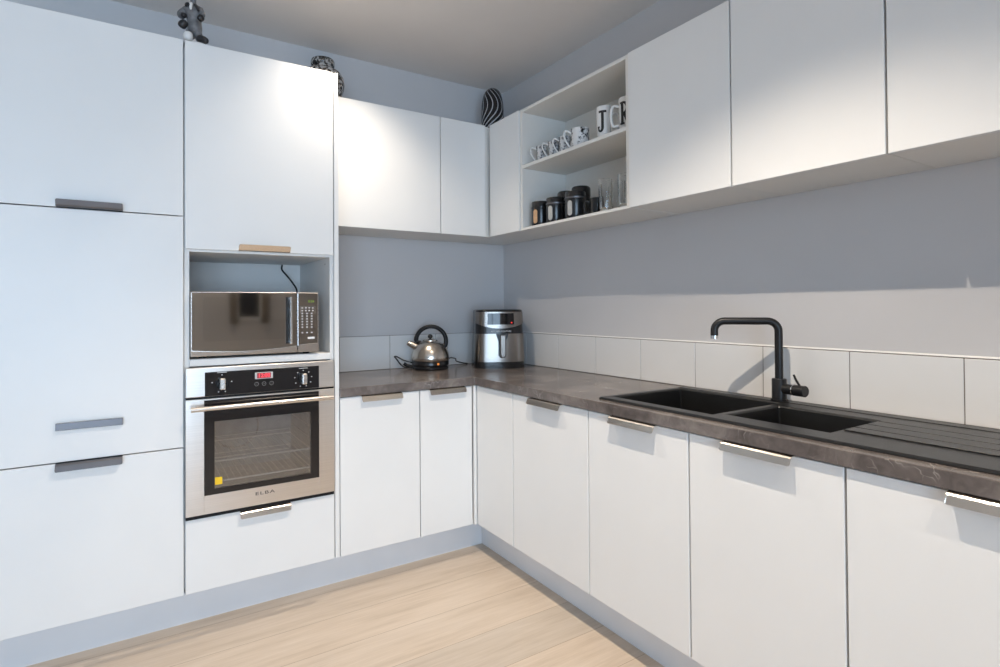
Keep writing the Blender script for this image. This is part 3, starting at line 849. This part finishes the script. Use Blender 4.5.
b = bm_(); prism(b, [(.015 * math.cos(a) + .006, .085 - .017 + .015 * math.sin(a) + .013) for a in [PI + PI * k / 10 for k in range(11)]] + [(.021, .196), (-.009, .196)], lambda x, z: (x, yD - .034, z), lambda x, z: (x, yD - .006, z)); belly(b); obj('handle', b, 'fryer_steel', dw, local=True, bevel=.004)

# ------------------------------------------------------------------ upper cabinets
UC = UD - TH - .001
TU = ZUT - .003
t = thing('wall_cabinet', 'white wall cabinet with one wide door beside the oven tower', 'cabinet', (-.97, -.16, ZU), group='white wall cabinets')
obj('body', carcass(-1.2975, -.6400, -UC, .003, ZU + .002, TU), 'edge', t)
obj('door', front(-1.2975, -.6400, ZU, ZUT, 'b', UD), 'door', t)
t = thing('corner_wall_cabinet', 'white corner wall cabinet with two leaves below the striped vase', 'cabinet', (-.2, -.2, ZU))
b = bm_()
for z0, z1 in ((ZU + .002, ZU + .018), (TU - .016, TU)):
    box(b, -.6390, .003, -UC, .003, z0, z1); box(b, -UC, .003, -.6270, -UC, z0, z1)
box(b, -.6390, -.6230, -UC, .003, ZU + .018, TU - .016); box(b, -UC, .003, -.6270, -.6110, ZU + .018, TU - .016)
box(b, -.6230, .003, -.013, .003, ZU + .018, TU - .016); box(b, -.013, .003, -.6110, -.013, ZU + .018, TU - .016)
box(b, -UC - .016, -UC, -UC - .004, -UC, ZU + .002, TU)
obj('body', b, 'edge', t)
obj('door', front(-.6390, -.3450, ZU, ZUT, 'b', UD), 'door', t)
obj('door', front(-.6195, -.3330, ZU, ZUT, 'r', UD), 'door', t)
b = bm_(); box(b, -.3440, -.3260, -.3160, -.300, ZU, TU, .001); obj('corner_filler', b, 'edge', t)
# open shelves
t = thing('open_shelf_unit', 'open white wall unit with two shelves of mugs and jars', 'shelf', (-.16, -1.0, ZU))
b = bm_()
y0, y1 = -1.3755, -.6215
box(b, -UD + .008, .003, y1 - .016, y1, ZU, ZUT); box(b, -UD + .008, .003, y0, y0 + .017, ZU, ZUT)
box(b, -UD + .008, .003, y0 + .017, y1 - .016, ZU, ZU + .013); box(b, -UD + .008, .003, y0 + .017, y1 - .016, ZUT - .016, ZUT)
box(b, -.014, .003, y0 + .017, y1 - .016, ZU + .013, ZUT - .016)
obj('body', b, 'edge', t, bevel=.0006)
ZM = 2.0075
b = bm_(); box(b, -UD + .009, -.014, y0 + .017, y1 - .016, 1.9905, ZM, .0006); obj('middle_shelf', b, 'edge', t)
def wall_cab(label, u0, u1):
    t = thing('wall_cabinet', label, 'cabinet', (-.16, (u0 + u1) / 2, ZU), group='white wall cabinets')
    obj('body', carcass(-UC, .003, u0 + .0005, u1 - .0005, ZU + .002, TU, openface='x'), 'edge', t)
    obj('door', front(u0, u1, ZU, ZUT, 'r', UD), 'door', t)
wall_cab('white one-door wall cabinet immediately right of the open shelves', -1.8342, -1.3765)
wall_cab('white wall cabinet second from the open shelves, above the tap', -2.2883, -1.8352)
wall_cab('white wall cabinet at the right edge, third from the open shelves', -2.7450, -2.2893)

# ------------------------------------------------------------------ mugs, jars and glasses on the open shelves
ZL = ZU + .0132
FACE = math.atan2(-1.0, -.80)         # towards the room and the camera
def mug(name, label, cat, loc, r, h, mat, hang, hs=(.6, .025), group=None, taper=1.0, hmat=None, heart=False, tube_r=None):
    t = thing(name, label, cat, loc, 0, group)
    b = bm_(); ri = r - .003
    prof = [(0, 0), (r * taper * .88, 0), (r * taper * .97, .003), (r * (taper * .6 + .4), h * .5), (r, h - .001), (r - .0012, h), (ri, h - .001), (ri * taper, h * .1), (ri * taper * .8, .005), (0, .005)]
    lathe(b, prof, seg=36); obj('cup', b, mat, t, smooth=True, local=True)
    b = bm_(); hh, out = hs; d = Vector((math.cos(hang), math.sin(hang), 0))
    if heart: pts = [d * (r * .95) + Vector((0, 0, h * .80)), d * (r + out * .7) + Vector((0, 0, h * .93)), d * (r + out) + Vector((0, 0, h * .74)), d * (r + out * .8) + Vector((0, 0, h * .50)), d * (r + out * .35) + Vector((0, 0, h * .24)), d * (r * .95) + Vector((0, 0, h * .10))]
    else: pts = [d * (r * .93) + Vector((0, 0, h * (.5 + hh / 2))), d * (r + out * .75) + Vector((0, 0, h * (.5 + hh / 2 + .02))), d * (r + out) + Vector((0, 0, h * .5)), d * (r + out * .75) + Vector((0, 0, h * (.5 - hh / 2))), d * (r * .93) + Vector((0, 0, h * (.5 - hh / 2)))]
    tube(b, smooth_path(pts, 6), tube_r or min(.0048, r * .12), 10); obj('handle', b, hmat or mat, t, smooth=True, local=True)
    return t
HL = math.atan2(.5, -.86)             # handles turned to the left of the picture
g = 'white toile cups on the middle shelf'
m0 = mug('espresso_cup', 'smallest patterned white cup at the left end of the middle shelf', 'cup', (-.250, -.722, ZM), .030, .088, 'toile', HL, hs=(.6, .030), group=g, taper=.82, hmat='white', heart=True)
dup(m0, (-.250, -.818, ZM), 'patterned small white cup, middle of the three on the shelf')
dup(m0, (-.250, -.901, ZM), 'patterned small white cup touching the larger black printed mug')
mug('printed_mug', 'wide white mug with black print beside three small cups', 'mug', (-.235, -.994, ZM), .044, .104, 'toile_big', HL, hs=(.6, .034), taper=.97, hmat='white', heart=True)
HR = math.atan2(-.62, .3)
def letter_bm(ch, R):
    """slab-serif capital as bars and arcs, wrapped on a cylinder"""
    b = bm_(); H = .098; st = .0125
    def stroke(pts, w):
        L = []
        for i, (x, z) in enumerate(pts):
            a = Vector(pts[max(i - 1, 0)]); c = Vector(pts[min(i + 1, len(pts) - 1)]); d = (c - a).normalized()
            n = Vector((-d.y, d.x)) * w[i] / 2
            L.append([b.verts.new((x + n.x * s, dy, z + n.y * s)) for s, dy in ((1, -.0010), (-1, -.0010), (-1, .0015), (1, .0015))])
        for p, q in zip(L, L[1:]):
            for k in range(4): b.faces.new((p[k], p[(k + 1) % 4], q[(k + 1) % 4], q[k]))
        b.faces.new(L[0]); b.faces.new(L[-1])
    def line(x0, z0, x1, z1, w, n=8): stroke([(x0 + (x1 - x0) * k / n, z0 + (z1 - z0) * k / n) for k in range(n + 1)], [w] * (n + 1))
    h = H / 2
    if ch == 'J':
        line(-.014, h - .005, .022, h - .005, .010)
        line(.004, h - .006, .004, -h + .022, st)
        stroke([(-.0065 + .0105 * math.cos(a), -h + .022 + .0165 * math.sin(a)) for a in [-PI * k / 10 for k in range(11)]], [st - .0006 * k for k in range(11)])
        line(-.0165, -h + .021, -.0165, -h + .029, .0105, 2)
    else:
        line(-.012, h, -.012, -h, st)
        line(-.024, h - .004, -.002, h - .004, .008); line(-.024, -h + .004, -.001, -h + .004, .008)
        stroke([(-.010 + .021 * math.cos(a), h - .0265 + .0235 * math.sin(a)) for a in [PI / 2 - PI * k / 14 for k in range(15)]], [.008 + .004 * math.sin(PI * k / 14) for k in range(15)])
        line(-.002, -.003, .017, -h, st)
    bmesh.ops.recalc_face_normals(b, faces=b.faces[:])
    for v in b.verts:
        a = v.co.x / R; rr = R - v.co.y; v.co = Vector((rr * math.sin(a), -rr * math.cos(a), v.co.z))
    return b
def letter_mug(ch, label, loc, h0):
    r, h = .0335, .148
    t = mug('letter_mug', label, 'mug', loc, r, h, 'white', h0, hs=(.55, .033), taper=.9, tube_r=.0058, group='tall white letter mugs')
    b = letter_bm(ch, r + .0002)
    for v in b.verts:      # follow the slight taper of the wall
        k = (.9 * .6 + .4) + (1 - (.9 * .6 + .4)) * max(-1, min(1, (v.co.z) / (h * .5)))
        s = min(1.0, max(.94, k)); v.co.x *= s; v.co.y *= s
    move(b, (0, 0, h * .52), FACE + PI / 2 - .42)
    o = obj('letter', b, 'letter', t, local=True); o['label'] = 'black capital letter ' + ch
letter_mug('J', 'tall white mug bearing a black letter J', (-.255, -1.172, ZM), math.atan2(-.70, .70))
letter_mug('R', 'tall white mug with a black letter R, half behind the cabinet', (-.250, -1.3030, ZM), math.atan2(.75, -.66))

def canister(label, loc, r=.0475, h=.128, oval='window_label', band=True):
    t = thing('canister', label, 'canister', loc, FACE + PI / 2 - .62, 'black canisters with oval windows')
    b = bm_(); lathe(b, [(0, 0), (r * .96, 0), (r, .004), (r, h * .74), (0, h * .74)], seg=40); obj('jar', b, 'black', t, smooth=True, local=True)
    b = bm_(); lathe(b, [(r + .0006, h * .735), (r + .001, h * .74), (r + .001, h * .79), (r * .99, h * .80), (0, h * .80), (0, h * .735)], seg=40); obj('steel_band', b, 'handle_dark' if band else 'black', t, smooth=True, local=True)
    b = bm_(); lathe(b, [(0, h * .80), (r * .985, h * .80), (r * .985, h * .965), (r * .95, h), (0, h)], seg=40); obj('lid', b, 'black', t, smooth=True, local=True)
    b = bm_(); n = 28; R = r + .0008; ring = []
    w_, hh = .0125, .036
    out = rrect(w_ * 2, hh * 2, w_ * .98, 6)
    f0 = [b.verts.new(((R) * math.sin(x / R), -R * math.cos(x / R), z + h * .38)) for x, z in out]
    f1 = [b.verts.new(((R - .003) * math.sin(x / R), -(R - .003) * math.cos(x / R), z + h * .38)) for x, z in out]
    b.faces.new(f0)
    for k in range(len(out)): b.faces.new((f0[k], f0[(k + 1) % len(out)], f1[(k + 1) % len(out)], f1[k]))
    bmesh.ops.recalc_face_normals(b, faces=b.faces[:])
    o = obj('oval_window', b, oval, t, local=True); return t
canister('black canister with a tan oval window, leftmost on the bottom shelf', (-.255, -.712, ZL), oval='tan', band=False)
canister('black canister with a pale oval window and thin steel band, middle of three', (-.255, -.832, ZL))
canister('black canister with a bright steel band, rightmost of the three canisters', (-.255, -.978, ZL), r=.0495, h=.132)
def black_pot(label, loc, r, h):
    t = thing('black_jar', label, 'jar', loc, 0, 'tall black jars behind the canisters')
    b = bm_(); lathe(b, [(0, 0), (r * .9, 0), (r, .006), (r, h * .72), (0, h * .72)], seg=40); obj('jar', b, 'black', t, smooth=True, local=True)
    b = bm_(); lathe(b, [(0, h * .725), (r * 1.02, h * .725), (r * 1.02, h * .92), (r * .97, h * .965), (r * .85, h * .99), (0, h)], seg=40); obj('lid', b, 'black', t, smooth=True, local=True)
black_pot('tall black jar behind the middle canister', (-.145, -.786, ZL), .044, .182)
black_pot('tall black jar behind the rightmost canister', (-.145, -.899, ZL), .047, .186)
mug('black_mug', 'small black mug between the canisters and the clear glasses', 'mug', (-.225, -1.090, ZL), .032, .086, 'black', HL, hs=(.6, .026))
def tumbler(label, loc, h=.150, r=.031):
    t = thing('glass_tumbler', label, 'glass', loc, 0, 'clear tumblers on the bottom shelf')
    b = bm_(); seg = 48
    prof = [(0, 0), (r * .78, 0), (r * .86, .006), (r * .93, h * .35), (r, h * .7), (r * .97, h - .001), (r * .92, h), (r * .87, h - .001), (r * .88, h * .7), (r * .78, h * .35), (r * .62, .022), (0, .018)]
    lathe(b, prof, seg=seg)
    for v in b.verts:
        rr = math.hypot(v.co.x, v.co.y)
        if rr > r * .895 and v.co.z < h * .8:
            a = math.atan2(v.co.y, v.co.x); k = 1 + .030 * math.cos(10 * a); v.co.x *= k; v.co.y *= k
    obj('tumbler', b, 'tumbler', t, smooth=True, local=True); return t
g1 = tumbler('clear tumbler nearest the black mug', (-.262, -1.186, ZL))
dup(g1, (-.180, -1.180, ZL), 'clear tumbler standing behind the other two')
dup(g1, (-.262, -1.300, ZL), 'clear tumbler half hidden behind the cabinet door edge')

# ------------------------------------------------------------------ ornaments on top of the cabinets
t = thing('striped_vase', 'black egg-shaped vase with white swirling lines in the corner', 'vase', (-.214, -.205, ZUT))
b = bm_(); prof = [(0, 0), (.046, 0), (.058, .010), (.066, .045), (.0695, .090), (.0690, .130), (.0670, .170), (.0635, .205), (.0570, .236), (.0470, .259), (.0310, .275), (.0140, .282), (0, .283)]
lathe(b, prof, seg=56); o = obj('vase', b, 'zebra', t, smooth=True, local=True); s_ = o.modifiers.new('s', 'SUBSURF'); s_.levels = s_.render_levels = 1
t = thing('leopard_jar', 'leopard-spotted ginger jar on top beside the oven tower', 'jar', (-1.240, -.155, ZUT))
b = bm_(); lathe(b, [(0, 0), (.055, 0), (.068, .008), (.092, .050), (.107, .090), (.111, .115), (.106, .145), (.090, .172), (.065, .189), (.050, .196), (.050, .204), (0, .204)], seg=48); obj('jar', b, 'leopard', t, smooth=True, local=True)
b = bm_(); lathe(b, [(0, .2045), (.0535, .2045), (.0590, .211), (.0600, .230), (.0560, .239), (.0400, .245), (.018, .248), (0, .249)], seg=48); obj('lid', b, 'leopard_lid', t, smooth=True, local=True)

# small figurine of a dressed person, skinned from a jointed skeleton
def skin(name, verts, edges, mat, parent, root=0, lv=2):
    me = bpy.data.meshes.new(name); me.from_pydata([v[:3] for v in verts], edges, [])
    o = bpy.data.objects.new(name, me); COL.objects.link(o); o.parent = parent; me.materials.append(M[mat])
    sk = o.modifiers.new('skin', 'SKIN'); sk.use_smooth_shade = True
    for i, v in enumerate(verts):
        d = me.skin_vertices[0].data[i]; d.radius = (v[3], v[3]); d.use_root = (i == root)
    ss = o.modifiers.new('sub', 'SUBSURF'); ss.levels = ss.render_levels = lv
    return o
FZ = math.atan2(-.515, .857)
t = thing('figurine', 'small grey and black figurine standing on the tall cabinets', 'figurine', (-1.873, -.535, 2.3035), FZ)
# local: x to the right in the picture, y away, z up
body = skin('figure_body', [(0, .010, .082, .032), (0, .008, .106, .027), (0, .006, .134, .033), (0, .004, .160, .022), (0, .002, .174, .0085),
     (0, 0, .190, .0125), (.001, -.002, .206, .0115),
     (-.030, .002, .152, .0155), (-.048, -.008, .126, .0175), (-.026, -.028, .112, .0130),
     (.028, .002, .150, .0130), (.041, -.006, .126, .0115), (.038, -.020, .110, .009),
     (-.012, .004, .062, .0180), (-.018, -.004, .036, .013), (-.018, -.002, .012, .0100),
     (.016, .004, .058, .0185), (.024, .000, .036, .0145), (.026, .002, .014, .0110)],
     [(0, 1), (1, 2), (2, 3), (3, 4), (4, 5), (5, 6), (3, 7), (7, 8), (8, 9), (3, 10), (10, 11), (11, 12), (0, 13), (13, 14), (14, 15), (0, 16), (16, 17), (17, 18)], 'grey_cloth', t)
o = skin('head_cover', [(0, -.001, .186, .0136), (0, -.001, .196, .0148), (.001, -.002, .210, .0126)], [(0, 1), (1, 2)], 'white', t); o['label'] = 'white head'
o = skin('shoe', [(.020, -.006, .034, .0150), (.040, -.012, .026, .0165), (.058, -.020, .017, .0150), (.070, -.026, .010, .0080)], [(0, 1), (1, 2), (2, 3)], 'dark_cloth', t); o['label'] = 'black shoe'
o = skin('glove', [(.036, -.018, .118, .011), (.043, -.022, .106, .0160), (.038, -.026, .092, .0110)], [(0, 1), (1, 2)], 'dark_cloth', t); o['label'] = 'black glove'
o = skin('shin', [(-.010, -.024, .050, .0170), (-.006, -.028, .032, .0205), (-.010, -.024, .012, .0180)], [(0, 1), (1, 2)], 'white', t); o['label'] = 'white trouser leg'
o = skin('bag', [(-.008, -.030, .088, .014), (-.026, -.032, .078, .0190), (-.036, -.030, .062, .0170)], [(0, 1), (1, 2)], 'dark_cloth', t); o['label'] = 'black bundle at the hip'
o = skin('cuff', [(-.034, -.024, .118, .012), (-.014, -.032, .110, .010)], [(0, 1)], 'dark_cloth', t); o['label'] = 'black cuff'
o = skin('scarf', [(-.024, -.008, .160, .0115), (-.012, -.020, .164, .0090), (.0, -.026, .152, .005)], [(0, 1), (1, 2)], 'dark_cloth', t); o['label'] = 'black collar'
o = skin('lapel', [(.012, -.018, .164, .0055), (.024, -.020, .150, .0065), (.032, -.018, .134, .005)], [(0, 1), (1, 2)], 'dark_cloth', t); o['label'] = 'black lapel'
o = skin('shirt_front', [(0, -.014, .170, .0080), (.001, -.022, .156, .0075), (.002, -.024, .138, .004)], [(0, 1), (1, 2)], 'white', t); o['label'] = 'pale shirt front'
b = bm_(); lathe(b, [(0, 0), (.040, 0), (.042, .003), (.039, .006), (0, .006)], seg=32); bmesh.ops.scale(b, vec=(1.25, .8, 1), verts=b.verts[:]); move(b, (.006, -.006, 0)); obj('plinth', b, 'white', t, smooth=True, local=True)

# ------------------------------------------------------------------ light
def spot(name, loc, power, col, size=104, blend=.35, rad=.010):
    l = bpy.data.lights.new(name, 'SPOT'); l.energy = power; l.color = col; l.spot_size = math.radians(size); l.spot_blend = blend; l.shadow_soft_size = rad
    o = bpy.data.objects.new(name, l); COL.objects.link(o); o.location = loc; return o
WARM = (1.0, .87, .72)
for x, y, w, sz, bl in ((-1.22, -.74, 86, 116, 1.), (-1.22, -2.1, 188, 110, .7), (-1.22, -3.5, 75, 104, .4), (-2.9, -4.3, 60, 104, .4), (-1.2, -4.7, 70, 104, .4)):  # last two are unseen fills, added to brighten the rear of the room
    spot('downlight_or_fill', (x, y, ZC - .02), w, WARM, sz, bl)
W = bpy.data.worlds.new('sky'); S.world = W; W.use_nodes = True
bg = W.node_tree.nodes['Background']; bg.inputs[0].default_value = (.56, .765, 1.0, 1); bg.inputs[1].default_value = 13.4
pl = bpy.data.lights.new('window_portal', 'AREA'); pl.shape = 'RECTANGLE'; pl.size = WX1 - WX0; pl.size_y = WZ1 - WZ0; pl.cycles.is_portal = True
po = bpy.data.objects.new('window_portal', pl); COL.objects.link(po); po.location = ((WX0 + WX1) / 2, YR - .1, (WZ0 + WZ1) / 2); po.rotation_euler = (PI / 2, 0, 0)

# ------------------------------------------------------------------ camera
cam = bpy.data.cameras.new('camera'); co = bpy.data.objects.new('camera', cam); COL.objects.link(co)
yaw, pitch, roll, f = .5435, .0108, -.0069, 547.39
fw = Vector((math.sin(yaw), math.cos(yaw), 0)); rt = Vector((math.cos(yaw), -math.sin(yaw), 0)); up = Vector((0, 0, 1))
f2 = fw * math.cos(pitch) + up * math.sin(pitch); u2 = up * math.cos(pitch) - fw * math.sin(pitch)
r3 = rt * math.cos(roll) + u2 * math.sin(roll); u3 = u2 * math.cos(roll) - rt * math.sin(roll)
mw = Matrix((( r3.x, u3.x, -f2.x, -2.0636), (r3.y, u3.y, -f2.y, -2.968), (r3.z, u3.z, -f2.z, 1.2508), (0, 0, 0, 1)))
co.matrix_world = mw
cam.sensor_width = 36; cam.sensor_fit = 'HORIZONTAL'; cam.lens = f * 36 / 1000
cam.shift_x = (500 - 468.51) / 1000; cam.shift_y = (302.29 - 333.5) / 1000
cam.clip_start = .02
S.camera = co
vs = S.view_settings; vs.view_transform = 'Standard'; vs.look = 'None'; vs.gamma = 1; vs.use_curve_mapping = False; vs.exposure = -0.4
